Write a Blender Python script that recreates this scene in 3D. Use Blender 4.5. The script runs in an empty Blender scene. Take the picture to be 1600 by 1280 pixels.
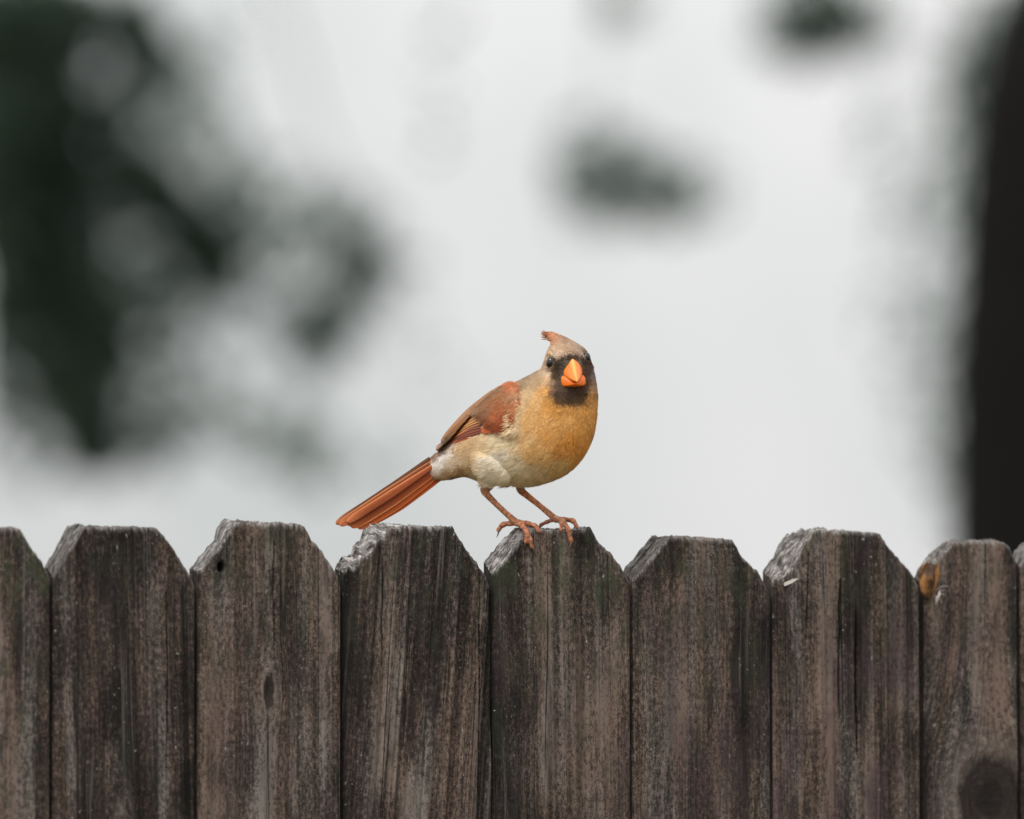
import bpy, bmesh, math, random
import numpy as np
from mathutils import Vector, Matrix, Euler
from mathutils.bvhtree import BVHTree
from mathutils.kdtree import KDTree
R = math.radians
random.seed(7); rng = np.random.default_rng(7)
scn = bpy.context.scene
COL = scn.collection

# ------------------------------------------------------------ camera
DIST, LENS, SENS = 6.67, 300.0, 36.0
PITCH = R(2.5)
CAMZ = 1.63
camd = bpy.data.cameras.new('camera'); cam = bpy.data.objects.new('camera', camd); COL.objects.link(cam)
camd.lens = LENS; camd.sensor_width = SENS; camd.sensor_fit = 'HORIZONTAL'
camd.clip_start = 0.1; camd.clip_end = 4000
cam.location = (0, -DIST, CAMZ); cam.rotation_euler = (math.pi/2 + PITCH, 0, 0)
camd.dof.use_dof = True; camd.dof.focus_distance = 6.655; camd.dof.aperture_fstop = 4.0; camd.dof.aperture_blades = 0
scn.camera = cam

# ------------------------------------------------------------ overcast daylight
SUN_EL, SUN_AZ = R(52), R(215)       # sun direction: behind the camera, up and to the left
w = bpy.data.worlds.new('World'); scn.world = w; w.use_nodes = True
wn = w.node_tree.nodes; wl = w.node_tree.links; wn.clear()
wo = wn.new('ShaderNodeOutputWorld'); bg = wn.new('ShaderNodeBackground')
sky = wn.new('ShaderNodeTexSky'); sky.sky_type = 'NISHITA'; sky.sun_disc = False
sky.sun_elevation = SUN_EL; sky.sun_rotation = SUN_AZ; sky.air_density = 1.0; sky.dust_density = 3.0
hs = wn.new('ShaderNodeHueSaturation'); hs.inputs['Saturation'].default_value = 0.12
wl.new(sky.outputs[0], hs.inputs['Color'])
tc = wn.new('ShaderNodeTexCoord')
cn = wn.new('ShaderNodeTexNoise'); cn.inputs['Scale'].default_value = 14; cn.inputs['Detail'].default_value = 3
wl.new(tc.outputs['Generated'], cn.inputs['Vector'])
cr = wn.new('ShaderNodeValToRGB'); cr.color_ramp.elements[0].position = .34; cr.color_ramp.elements[1].position = .62
cr.color_ramp.elements[0].color = (6.5, 6.78, 6.72, 1); cr.color_ramp.elements[1].color = (8.6, 8.58, 8.56, 1)
wl.new(cn.outputs[0], cr.inputs[0])
mxw = wn.new('ShaderNodeMix'); mxw.data_type = 'RGBA'; mxw.inputs[0].default_value = 0.85
wl.new(hs.outputs[0], mxw.inputs[6]); wl.new(cr.outputs[0], mxw.inputs[7])
sp_ = wn.new('ShaderNodeSeparateXYZ'); wl.new(tc.outputs['Generated'], sp_.inputs[0])
mr_ = wn.new('ShaderNodeMapRange'); wl.new(sp_.outputs['Z'], mr_.inputs[0])
for i_, v_ in enumerate((0.0, 1.0, 1.0, 2.6)): mr_.inputs[i_+1].default_value = v_
vm_ = wn.new('ShaderNodeVectorMath'); vm_.operation = 'SCALE'
wl.new(mxw.outputs[2], vm_.inputs[0]); wl.new(mr_.outputs[0], vm_.inputs['Scale'])
wl.new(vm_.outputs[0], bg.inputs['Color']); bg.inputs['Strength'].default_value = 0.10
wl.new(bg.outputs[0], wo.inputs['Surface'])
sd = bpy.data.lights.new('sun', 'SUN'); sun = bpy.data.objects.new('sun', sd); COL.objects.link(sun)
sd.energy = 1.5; sd.angle = R(12); sd.color = (1.0, .965, .92)
# vector pointing to the sun
sv = Vector((-0.42*math.cos(SUN_EL)/0.62, -0.456*math.cos(SUN_EL)/0.62, math.sin(SUN_EL))).normalized()
sun.rotation_euler = sv.to_track_quat('Z', 'Y').to_euler()
sun.location = (0, 0, 30)
scn.view_settings.view_transform = 'Standard'; scn.view_settings.look = 'None'
scn.view_settings.exposure = 0.0; scn.view_settings.gamma = 1.0; scn.view_settings.use_curve_mapping = False
scn.render.engine = 'CYCLES'
scn.cycles.use_denoising = True
scn.cycles.max_bounces = 6
scn.cycles.sample_clamp_indirect = 5

# ------------------------------------------------------------ helpers
def ray(px, py):
    """direction of the view through a point of the 1600x1280 picture"""
    x = (px-800)/1600*SENS/LENS; y = -(py-640)/1600*SENS/LENS
    c, s = math.cos(PITCH), math.sin(PITCH)
    return Vector((x, c - y*s, s + y*c))
CAM = Vector((0, -DIST, CAMZ))
def at_y(px, py, Y):
    d = ray(px, py); t = (Y + DIST)/d.y
    return CAM + d*t
def s2l(c):
    c = np.asarray(c, float)/255
    return np.where(c <= .04045, c/12.92, ((c+.055)/1.055)**2.4)

def mesh_obj(name, verts, faces, mat=None, parent=None, smooth=True, attrs=None, mats=None, midx=None):
    me = bpy.data.meshes.new(name)
    me.from_pydata([tuple(v) for v in verts] if not isinstance(verts, np.ndarray) else verts.tolist(), [], faces)
    if mat: me.materials.append(mat)
    for m in (mats or []): me.materials.append(m)
    if midx is not None: me.polygons.foreach_set('material_index', midx)
    if smooth: me.polygons.foreach_set('use_smooth', [True]*len(me.polygons))
    for k, a in (attrs or {}).items():
        a = np.asarray(a, float)
        if a.ndim == 1:
            at = me.attributes.new(k, 'FLOAT', 'POINT'); at.data.foreach_set('value', a)
        elif a.shape[1] == 3:
            at = me.attributes.new(k, 'FLOAT_VECTOR', 'POINT'); at.data.foreach_set('vector', a.ravel())
    me.update()
    o = bpy.data.objects.new(name, me); COL.objects.link(o)
    if parent: o.parent = parent
    return o
def tag(o, label=None, cat=None, group=None, kind=None):
    if label: o['label'] = label
    if cat: o['category'] = cat
    if group: o['group'] = group
    if kind: o['kind'] = kind
    return o
def empty(name, loc=(0,0,0), rz=0, **k):
    o = bpy.data.objects.new(name, None); o.empty_display_size = .05; COL.objects.link(o)
    o.location = loc; o.rotation_euler = (0, 0, rz); tag(o, **k); return o

TAB = rng.random((256, 256))
def vn(x, y, seed=0):
    x = np.asarray(x, float)+seed*17.37; y = np.asarray(y, float)+seed*9.71
    xi = np.floor(x).astype(int); yi = np.floor(y).astype(int)
    fx = x-xi; fy = y-yi; fx = fx*fx*(3-2*fx); fy = fy*fy*(3-2*fy)
    g = lambda a, b: TAB[a & 255, b & 255]
    return (g(xi,yi)*(1-fx)+g(xi+1,yi)*fx)*(1-fy)+(g(xi,yi+1)*(1-fx)+g(xi+1,yi+1)*fx)*fy - .5
def fbm(x, y, seed=0, o=4):
    r = 0; a = 1
    for k in range(o):
        r = r + a*vn(x*2**k, y*2**k, seed+k*3.1); a *= .5
    return r
def sstep(a, b, x):
    t = np.clip((x-a)/(b-a), 0, 1); return t*t*(3-2*t)

# ------------------------------------------------------------ node helper
class N:
    def __init__(s, name):
        s.m = bpy.data.materials.new(name); s.m.use_nodes = True
        s.t = s.m.node_tree; s.t.nodes.clear()
        s.out = s.t.nodes.new('ShaderNodeOutputMaterial'); s.b = s.t.nodes.new('ShaderNodeBsdfPrincipled')
        s.t.links.new(s.b.outputs[0], s.out.inputs[0])
    def n(s, t, **k):
        o = s.t.nodes.new(t)
        for a, v in k.items(): setattr(o, a, v)
        return o
    def l(s, a, b): s.t.links.new(a, b)
    def attr(s, nm, o='Vector'):
        a = s.n('ShaderNodeAttribute', attribute_name=nm); return a.outputs[o]
    def sock(s, v, inp):
        if hasattr(v, 'is_output') : s.l(v, inp)
        else: inp.default_value = v
    def math(s, op, a, b=0.0, c=0.0, clamp=False):
        o = s.n('ShaderNodeMath', operation=op, use_clamp=clamp)
        s.sock(a, o.inputs[0]); s.sock(b, o.inputs[1]); s.sock(c, o.inputs[2]); return o.outputs[0]
    def mix(s, f, a, b, mode='MIX'):
        o = s.n('ShaderNodeMix', data_type='RGBA', blend_type=mode)
        s.sock(f, o.inputs[0])
        for v, i in ((a, 6), (b, 7)):
            if isinstance(v, (tuple, list)): v = (*v[:3], 1)
            s.sock(v, o.inputs[i])
        return o.outputs[2]
    def noise(s, vec, scale=(1,1,1), detail=3, rough=.55, sc=1.0, off=(0,0,0), dist=0):
        m = s.n('ShaderNodeMapping'); m.inputs['Scale'].default_value = scale; m.inputs['Location'].default_value = off
        s.l(vec, m.inputs[0])
        o = s.n('ShaderNodeTexNoise'); o.inputs['Scale'].default_value = sc; o.inputs['Detail'].default_value = detail
        o.inputs['Roughness'].default_value = rough; o.inputs['Distortion'].default_value = dist
        s.l(m.outputs[0], o.inputs['Vector']); return o.outputs[0]
    def ramp(s, f, stops, interp='LINEAR'):
        o = s.n('ShaderNodeValToRGB'); e = o.color_ramp.elements; o.color_ramp.interpolation = interp
        while len(e) < len(stops): e.new(.5)
        for i, (p, c) in enumerate(stops):
            e[i].position = p; e[i].color = (*c, 1) if isinstance(c, (tuple, list)) else (c, c, c, 1)
        s.l(f, o.inputs[0]); return o.outputs[0]
    def mr(s, v, a, b, c=0, d=1):
        o = s.n('ShaderNodeMapRange', clamp=True)
        s.sock(v, o.inputs[0]); 
        for i, x in enumerate((a, b, c, d)): o.inputs[i+1].default_value = x
        return o.outputs[0]
    def sep(s, v):
        o = s.n('ShaderNodeSeparateXYZ'); s.l(v, o.inputs[0]); return o.outputs
    def bump(s, h, dist, strength=1, prev=None):
        o = s.n('ShaderNodeBump'); o.inputs['Distance'].default_value = dist; o.inputs['Strength'].default_value = strength
        s.l(h, o.inputs['Height'])
        if prev: s.l(prev, o.inputs['Normal'])
        return o.outputs[0]

# ------------------------------------------------------------ materials
def wood_material():
    k = N('weathered_wood')
    g = k.attr('grain'); f = k.sep(k.attr('feat')); p = k.sep(k.attr('bpar'))
    streak = k.noise(g, (330, 7, 1), 5, .62)
    fine = k.noise(g, (900, 38, 1), 4, .7, off=(3, 1, 0))
    band = k.noise(g, (75, 2.2, 1), 3, .5, off=(9, 4, 0))
    wide = k.noise(g, (26, 7, 1), 4, .55, off=(1, 7, 0))
    pit = k.noise(g, (1100, 620, 1), 3, .75, off=(5, 2, 0))
    pit2 = k.noise(g, (420, 210, 1), 4, .75, off=(2, 8, 0))
    big = k.noise(g, (14, 6, 1), 2, .5, off=(33, 14, 0))
    grit = k.math('MULTIPLY_ADD', pit, .50, k.math('MULTIPLY', pit2, .46))
    a = k.math('MULTIPLY', streak, .30)
    a = k.math('MULTIPLY_ADD', band, .36, a)
    a = k.math('MULTIPLY_ADD', wide, .34, a)
    a = k.math('MULTIPLY_ADD', big, .30, a)
    a = k.math('ADD', grit, a)
    a = k.math('MULTIPLY_ADD', fine, .24, a)       # mean 1.25
    a = k.math('MULTIPLY_ADD', pit2, .30, a)
    a = k.math('MULTIPLY_ADD', k.math('SUBTRACT', a, 1.25), 1.40, 1.105)     # centre 1.25 after the pit2 offset
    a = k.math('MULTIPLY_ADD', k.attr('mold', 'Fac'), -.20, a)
    a = k.math('DIVIDE', k.math('ADD', a, p[0]), 1.6)
    hue = k.noise(g, (55, 4, 1), 3, .5, off=(21, 3, 0))
    dark = k.ramp(a, [(.96/1.6, (.012, .0095, .0085)), (1.12/1.6, (.038, .028, .024)), (1.24/1.6, (.092, .062, .048)), (1.42/1.6, (.235, .168, .135))])
    lt = k.ramp(a, [(.96/1.6, (.014, .012, .0115)), (1.12/1.6, (.044, .037, .035)), (1.24/1.6, (.092, .079, .074)), (1.40/1.6, (.27, .24, .222))])
    c = k.mix(k.mr(hue, .44, .72), dark, lt)
    # mildew: dark ragged patches running with the grain
    mil = k.noise(g, (120, 24, 1), 6, .72, off=(71, 6, 0)); mil2 = k.noise(g, (30, 8, 1), 2, .5, off=(90, 33, 0))
    mm = k.math('MULTIPLY', k.mr(mil, .47, .60), k.mr(mil2, .36, .60))
    c = k.mix(k.math('MULTIPLY', mm, .72), c, (.020, .017, .0155))
    # pale raised grain lines
    ln = k.noise(g, (190, 1.3, 1), 2, .5, off=(40, 0, 0))
    ln = k.math('ABSOLUTE', k.math('SUBTRACT', ln, .5))
    lm = k.math('MULTIPLY', k.mr(ln, .0, .022, 1, 0), k.mr(k.noise(g, (60, 9, 1), 2, .5, off=(8, 8, 0)), .45, .62))
    c = k.mix(k.math('MULTIPLY', lm, .45), c, (.24, .21, .185))
    # dark hairline cracks
    cr_ = k.noise(g, (75, .75, 1), 2, .4, off=(60, 5, 0))
    cr_ = k.math('ABSOLUTE', k.math('SUBTRACT', cr_, .47))
    cm = k.math('MULTIPLY', k.mr(cr_, .0, .006, 1, 0), k.mr(k.noise(g, (30, 5, 1), 1, .5, off=(80, 1, 0)), .46, .56))
    c = k.mix(k.math('MULTIPLY', cm, .85), c, (.006, .005, .005))
    # algae, purple weathering, lichen
    gm = k.math('MULTIPLY', k.mr(k.noise(g, (60, 26, 1), 5, .65, off=(11, 2, 0)), .47, .66), p[1])
    c = k.mix(gm, c, k.mix(pit, (.026, .036, .018), (.088, .104, .060)))
    pm = k.math('MULTIPLY', k.mr(k.noise(g, (36, 10, 1), 4, .6, off=(15, 12, 0)), .46, .62), p[2])
    c = k.mix(k.math('MULTIPLY', pm, .75), c, k.mix(pit2, (.028, .014, .018), (.125, .085, .095)))
    li = k.noise(g, (330, 190, 1), 2, .6, off=(30, 30, 0))
    lmask = k.math('MULTIPLY', k.mr(li, .675, .705), k.mr(k.noise(g, (45, 14, 1), 2, .5, off=(50, 2, 0)), .50, .60))
    c = k.mix(k.math('MULTIPLY', lmask, .8), c, (.42, .42, .39))
    # end grain on the sawn tops: silvery
    eg = k.noise(g, (480, 95, 1), 5, .72, off=(2, 70, 0))
    egc = k.ramp(eg, [(.36, (.030, .026, .024)), (.47, (.17, .152, .142)), (.60, (.55, .52, .50))])
    c = k.mix(k.math('MULTIPLY', f[1], k.mr(k.noise(g, (120, 80, 1), 3, .6), .30, .52, .55, .97)), c, egc)
    # knots: pale halo, dark ringed heart
    halo = k.mr(f[0], .06, .30, 0, 1); heart = k.mr(f[0], .42, .60, 0, 1)
    rings = k.math('SINE', k.math('MULTIPLY_ADD', k.noise(g, (90, 60, 1), 3, .6), 14.0, k.math('MULTIPLY', f[0], 38.0)))
    kc = k.mix(k.mr(rings, -1, 1), (.020, .015, .014), (.030, .023, .021))
    c = k.mix(k.math('MULTIPLY', halo, .42), c, k.mix(pit2, (.07, .052, .045), (.27, .22, .19)))
    kc = k.mix(k.mr(f[0], .80, .93), kc, (.008, .006, .006))
    c = k.mix(k.math('MULTIPLY', heart, .9), c, kc)
    c = k.mix(k.math('MULTIPLY', f[2], 1.0, clamp=True), c, (.004, .0035, .003))
    k.l(c, k.b.inputs['Base Color']); k.b.inputs['Roughness'].default_value = .92
    k.b.inputs['Specular IOR Level'].default_value = .18
    h = k.math('MULTIPLY_ADD', pit, .5, k.math('MULTIPLY_ADD', streak, 1.0, k.math('MULTIPLY', fine, .6)))
    h = k.math('MULTIPLY_ADD', pit2, .6, h)
    h = k.math('MULTIPLY_ADD', cm, -1.2, k.math('MULTIPLY_ADD', mil, .8, h))
    k.l(k.bump(h, .0019, 1.0), k.b.inputs['Normal'])
    return k.m
def simple(name, col, rough=.8, spec=.3, noise_scale=None, amp=.3, bump=0):
    k = N(name)
    if noise_scale:
        t = k.n('ShaderNodeTexCoord').outputs['Object']
        n = k.noise(t, (1,1,1), 5, .65, sc=noise_scale)
        c = k.mix(n, [x*(1-amp) for x in col], [min(1, x*(1+amp)) for x in col])
        k.l(c, k.b.inputs['Base Color'])
        if bump: k.l(k.bump(n, bump), k.b.inputs['Normal'])
    else: k.b.inputs['Base Color'].default_value = (*col, 1)
    k.b.inputs['Roughness'].default_value = rough; k.b.inputs['Specular IOR Level'].default_value = spec
    return k.m
def vcol(name, rough=.75, spec=.2, fine=900, amp=.18, bump=.0001, sheen=0):
    k = N(name); c = k.attr('tint', 'Color')
    t = k.n('ShaderNodeTexCoord').outputs['Object']
    n = k.noise(t, (1,1,1), 3, .6, sc=fine)
    k.l(k.mix(1.0, c, k.ramp(n, [(.3, 1-amp), (.7, 1+amp)]), 'MULTIPLY'), k.b.inputs['Base Color'])
    k.b.inputs['Roughness'].default_value = rough; k.b.inputs['Specular IOR Level'].default_value = spec
    if bump: k.l(k.bump(n, bump), k.b.inputs['Normal'])
    return k.m
WOOD = wood_material()
M_GROUND = simple('dry_lawn', (.14, .125, .085), .95, .1, 3, .5)
M_RAIL = simple('rail_wood', (.07, .055, .045), .9, .2, 40, .4)
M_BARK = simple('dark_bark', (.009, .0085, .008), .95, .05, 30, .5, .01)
M_BARK2 = simple('brown_bark', (.035, .03, .026), .95, .1, 25, .5, .01)
def leaf_material(name, c0, c1):
    k = N(name)
    oi = k.n('ShaderNodeTexCoord').outputs['Object']
    n = k.noise(oi, (1,1,1), 2, .5, sc=2.2)
    k.l(k.mix(k.mr(n, .35, .65), c0, c1), k.b.inputs['Base Color'])
    k.b.inputs['Roughness'].default_value = .6; k.b.inputs['Specular IOR Level'].default_value = .2
    tr = k.n('ShaderNodeBsdfTranslucent'); tr.inputs[0].default_value = (c1[0]*1.6, c1[1]*2.3, c1[2]*2.0, 1)
    ms = k.n('ShaderNodeMixShader'); ms.inputs[0].default_value = .42
    k.l(k.b.outputs[0], ms.inputs[1]); k.l(tr.outputs[0], ms.inputs[2]); k.l(ms.outputs[0], k.out.inputs[0])
    return k.m
M_LEAF = leaf_material('dark_leaf', (.027, .040, .030), (.055, .076, .058))
M_LEAF2 = leaf_material('grey_leaf', (.05, .065, .055), (.09, .10, .085))

# ------------------------------------------------------------ ground
gs = 1500
tag(mesh_obj('ground', [(-gs,-gs,0),(gs,-gs,0),(gs,gs,0),(-gs,gs,0)], [(0,1,2,3)], M_GROUND), kind='structure')

# ------------------------------------------------------------ fence
YAW = R(24)
D = Vector((math.cos(YAW), math.sin(YAW), 0)); BK = Vector((-math.sin(YAW), math.cos(YAW), 0))
O0 = Vector(((865-800)*.0005, 0, 0))
T = .020
def on_fence(px, py, q=0.0):
    """point of the fence plane (q metres behind its front) seen at a picture point -> (s, z)"""
    d = ray(px, py); o = O0 + BK*q
    t = (o-CAM).dot(BK)/d.dot(BK); P = CAM + d*t
    return (P-O0).dot(D), P.z
def fence_world(s, q, z): return O0 + D*s + BK*q + Vector((0,0,z))

fence = empty('wooden_fence', (O0.x, O0.y, 0), YAW, label='weathered grey brown dog-eared wooden picket fence under the bird', cat='fence')
ZB = 1.83-.275
# front outline px (left foot, inner chamfer .. right), back outline px of the left chamfer
BOARDS = [
 dict(f=[(-128,890),(-95,824),(32,824),(70,885),(79,905)], b=[(-146,885),(-112,824)], tone=.02, gr=.75, pu=.15, amp=.35, ring=0, knots=[], seed=1, lean=.0),
 dict(f=[(85,897),(132,823),(243,823),(262,843),(295,893),(305,915)], b=[(70,885),(84,862),(105,822)], tone=-.045, gr=.2, pu=.15, amp=.5, ring=0, knots=[(190,1330,10,50)], seed=2, lean=.02),
 dict(f=[(311,892),(345,850),(370,815),(475,818),(487,842),(500,856),(515,878),(525,893),(533,915)], b=[(298,890),(318,862),(334,845),(338,828),(350,813)], tone=.055, gr=.45, pu=.25, amp=.45, ring=1, knots=[(420,1078,9,26)], hole=(346,886,6,8), seed=3, lean=.0),
 dict(f=[(539,892),(556,884),(575,868),(590,846),(612,822),(708,823),(725,850),(750,888),(760,902),(768,925)], b=[(526,888),(533,870),(548,866),(552,850),(563,846),(567,830),(580,820)], tone=.0, gr=.35, pu=.2, amp=1.3, ring=2, knots=[], seed=4, lean=-.07),
 dict(f=[(772,895),(800,862),(826,826),(905,827),(922,822),(940,850),(955,862),(975,892),(986,915)], b=[(755,880),(775,855),(790,838),(806,823)], tone=-.01, gr=.7, pu=.3, amp=.6, ring=1, knots=[], seed=5, lean=.015),
 dict(f=[(990,905),(1018,872),(1047,838),(1145,842),(1160,868),(1185,893),(1200,920),(1204,940)], b=[(977,893),(990,872),(1002,856),(1018,837)], tone=.005, gr=.5, pu=.55, amp=.4, ring=0, knots=[], seed=6, lean=.0),
 dict(f=[(1209,908),(1235,892),(1250,862),(1272,828),(1375,832),(1390,855),(1425,893),(1437,918)], b=[(1194,892),(1207,872),(1216,850),(1232,834),(1252,827)], tone=.03, gr=.35, pu=.8, amp=.8, ring=3, knots=[], seed=7, lean=.01),
 dict(f=[(1446,912),(1462,880),(1478,860),(1492,846),(1565,845),(1578,852),(1588,878),(1590,900)], b=[(1435,900),(1441,880),(1452,864),(1470,851),(1484,845)], tone=.0, gr=.3, pu=.35, amp=.35, ring=3, knots=[(1547,1248,56,74)], seed=8, lean=.0),
 dict(f=[(1596,882),(1606,858),(1622,848),(1760,850),(1790,885),(1797,905)], b=[(1585,872),(1594,852),(1606,846)], tone=.0, gr=.3, pu=.3, amp=.5, ring=0, knots=[], seed=9, lean=.0),
]
def build_picket(bd, zshift=0, sshift=0):
    F = [on_fence(x, y) for x, y in bd['f']]; B = [on_fence(x, y, T) for x, y in bd['b']]
    s0, s1 = F[0][0], F[-1][0]
    fs = [a for a, _ in F]; fz = [b for _, b in F]
    # back outline: left chamfer from the photograph, the rest follows the front
    topmid = [(a, b+.0003) for a, b in F if a > B[-1][0]+.012]
    bs = [a for a, _ in B]+[a for a, _ in topmid]; bz = [b for _, b in B]+[b for _, b in topmid]
    bs[0] = s0
    nc, nr, kt = 190, 190, 12
    uu = np.linspace(0, 1, nc); uu = .62*uu + .38*(.5-.5*np.cos(np.pi*uu))
    s = s0+(s1-s0)*uu
    sd_ = bd['seed']; sc = (s0+s1)/2
    jag = lambda q: .0020*fbm(s*420, s*0+q*2, sd_, 3)+.0016*vn(s*130, s*0+q, sd_+9)
    zf = np.interp(s, fs, fz)+jag(0)-.0006
    zb = np.interp(s, bs, bz)+jag(3)*1.2; zf = zf + (0 if bd['ring'] != 2 else .0022*np.sin((s-s0)*520)*sstep(.45, .2, (s-s0)/(s1-s0)))
    # front grid
    t = np.linspace(0, 1, nr)[:, None]
    t = .75*t+.25*t*t
    Z = zf[None]*(1-t)+ZB*t
    S = np.repeat(s[None], nr, 0)
    gu = S - s0 + bd['lean']*(Z-1.7) ; gv = Z.copy()
    knot = np.zeros_like(S); dark = np.zeros_like(S); q = np.zeros_like(S)
    for (kx, ky, krx, kry) in bd['knots']:
        ks, kz = on_fence(kx, ky); rx, ry = krx*.00055, kry*.0005
        d2 = ((S-ks)/rx)**2+((Z-kz)/ry)**2
        e = np.exp(-d2/5.0)
        gu = gu - (S-ks)*.82*e
        kk = np.exp(-d2/1.3*(1+(.9 if krx < 20 else .30)*fbm(S*260, Z*110, sd_))+(.5 if krx < 20 else .10)*vn(S*900, Z*240, sd_))
        knot = np.maximum(knot, kk)
        q -= .0016*np.exp(-np.abs(np.sqrt(d2)-1.1)*3)      # raised collar
        q += .0012*np.exp(-d2*2)
    # grooves
    ridge = fbm(gu*260, gv*2.4, sd_, 4); broad = fbm(gu*70, gv*1.6, sd_+5, 3)
    q += .0011*bd['amp']*ridge*2+.0012*bd['amp']*broad
    groove = sstep(.17, .40, fbm(gu*150, gv*1.2, sd_+11, 2))
    q += groove*.0014*bd['amp']; dark += groove*.55*min(1, bd['amp'])
    # long checks
    for ck in bd.get('checks', []):
        cs, cz0 = on_fence(ck[0], ck[1]); _, cz1 = on_fence(ck[0], ck[2])
        wv = (ck[3]*.0005)*np.clip(np.minimum(cz0-Z, Z-cz1)/.02, 0, 1)
        ss = cs+.0012*fbm(Z*40, Z*0, sd_+31, 2)
        m = np.exp(-((S-ss)/(wv*.5+1e-5))**2)*(wv > 0)
        q += m*.004; dark += m*1.0
    if 'hole' in bd:
        hx, hy, rx, ry = bd['hole']; hs_, hz = on_fence(hx, hy)
        d2 = ((S-hs_)/(rx*.0005))**2+((Z-hz)/(ry*.0005))**2
        q += .008*np.exp(-d2**2); dark += 1.3*np.exp(-d2**2)
    # worn edges
    for ed, r_ in ((S-s0, .0062), (s1-S, .0036), (zf[None]-Z, .0022)):
        x_ = np.clip(1-ed/(r_*(1+.5*fbm(Z*90, S*90, sd_+2, 2))), 0, 1)
        q += r_*.55*x_**2
    endg = np.clip(1-(zf[None]-Z)/.004*(1+.8*vn(S*300, Z*90, 3)), 0, 1)*.6
    V = [np.stack([S, q, Z], -1).reshape(-1, 3)]
    G = [np.stack([gu+sd_*3.7, gv, gv*0+sd_], -1).reshape(-1, 3)]
    Fe = [np.stack([knot, endg, dark], -1).reshape(-1, 3)]
    def quads(n, m, off):
        i = np.arange(n-1)[:, None]*m+np.arange(m-1)[None]+off
        return np.stack([i, i+m, i+m+1, i+1], -1).reshape(-1, 4).tolist()
    faces = quads(nr, nc, 0); off = nr*nc
    def add(P, g, f):
        nonlocal off
        n, m = P.shape[:2]
        V.append(P.reshape(-1, 3)); G.append(g.reshape(-1, 3)); Fe.append(f.reshape(-1, 3))
        faces.extend(quads(n, m, off)); off += n*m
    # sawn top and chamfers
    k_ = np.linspace(0, 1, kt)[:, None]
    q0 = q[0][None]; QQ = q0+(T-q0)*k_
    SS = np.repeat(s[None], kt, 0); ZZ = zf[None]*(1-k_)+zb[None]*k_
    mid = np.sin(np.pi*k_)
    along = SS*1.0+ZZ*.6
    if bd['ring'] == 1: rr = .0016*np.sin(k_*17+vn(SS*60, SS*0, sd_)*5)+.0016*fbm(SS*260, k_*9, sd_, 3)
    elif bd['ring'] == 2:
        ph = (SS*150+k_*1.1+vn(SS*40, k_*2, 5)*.6); rr = .0058*(np.abs((ph % 1)-.35)*1.5-.5)+.0012*fbm(SS*300, k_*14, sd_, 3)
    elif bd['ring'] == 3: rr = .0042*fbm(SS*190, k_*5, sd_, 4)
    else: rr = .0008*np.sin(k_*23+vn(SS*60, SS*0, sd_)*3)+.0016*fbm(SS*200, k_*6, sd_, 3)
    lft = sstep(.55, .3, (SS-s0)/(s1-s0))
    ZZ = ZZ+rr*mid*(.35+.65*lft) if bd['ring'] != 2 else ZZ+rr*(.25+.75*mid)*(.15+.85*lft)
    dk = np.clip(-rr/.0025, 0, 1)*.6
    EC = np.stack([(ph*.006 if bd['ring'] == 2 else QQ*1.1)+sd_, (QQ if bd['ring'] == 2 else SS*.8+ZZ*.8), SS*0+sd_], -1)
    add(np.stack([SS, QQ, ZZ], -1), EC, np.stack([SS*0, SS*0+{1:.5,2:.5,3:.8,4:1,5:1,6:.5,7:.9,8:.6,9:.7}[sd_], dk], -1))
    # back: top row follows zb
    tb = np.linspace(0, 1, 6)[:, None]
    Zk = zb[None]*(1-tb)+ZB*tb
    add(np.stack([np.repeat(s[None], 6, 0), Zk*0+T, Zk], -1), np.stack([np.repeat(s[None], 6, 0)-s0+sd_*3.7, Zk, Zk*0], -1), np.zeros((6, nc, 3)))
    # sides
    ks = np.linspace(0, 1, 5)[None]
    for c in (0, nc-1):
        zz = Z[:, c][:, None]*(1-ks)+(zb[c]+(ZB-zb[c])*t)*ks
        qq = q[:, c][:, None]*(1-ks)+T*ks
        add(np.stack([zz*0+s[c], qq, zz], -1), np.stack([qq+sd_*2, zz, zz*0], -1), np.stack([zz*0, zz*0, zz*0], -1))
    # lower part down to the ground, coarse
    idx = np.linspace(0, nc-1, 12).astype(int)
    zl = np.linspace(ZB, .03, 12)[:, None]
    q_l = np.repeat(q[-1][idx][None], 12, 0); s_l = np.repeat(s[idx][None], 12, 0); z_l = np.repeat(zl, 12, 1)
    add(np.stack([s_l, q_l, z_l], -1), np.stack([s_l-s0+sd_*3.7+bd['lean']*(z_l-1.7), z_l, z_l*0+sd_], -1), np.zeros((12, 12, 3)))
    add(np.stack([s_l, q_l*0+T, z_l], -1), np.stack([s_l-s0+sd_*3.7, z_l, z_l*0+sd_], -1), np.zeros((12, 12, 3)))
    for c in (0, 11):
        kk2 = np.linspace(0, 1, 2)[None]
        qq = q_l[:, c][:, None]*(1-kk2)+T*kk2; zz = np.repeat(zl, 2, 1)
        add(np.stack([zz*0+s_l[0, c], qq, zz], -1), np.stack([qq+sd_*2, zz, zz*0], -1), np.zeros((12, 2, 3)))
    V = np.concatenate(V); G = np.concatenate(G); Fe = np.concatenate(Fe)
    # dark weathering stripe beside the left edge comes from the mold attribute below
    bp = np.tile([bd['tone'], bd['gr'], bd['pu']], (len(V), 1))
    up = sstep(1.70, 1.80, V[:, 2]); bp[:, 1] *= .45+.75*up; bp[:, 2] *= 1.15-.75*up
    # mould gathers at the board's left edge and in drifting patches, the lower wood is cleaner
    sl = V[:, 0]-s0
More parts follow.
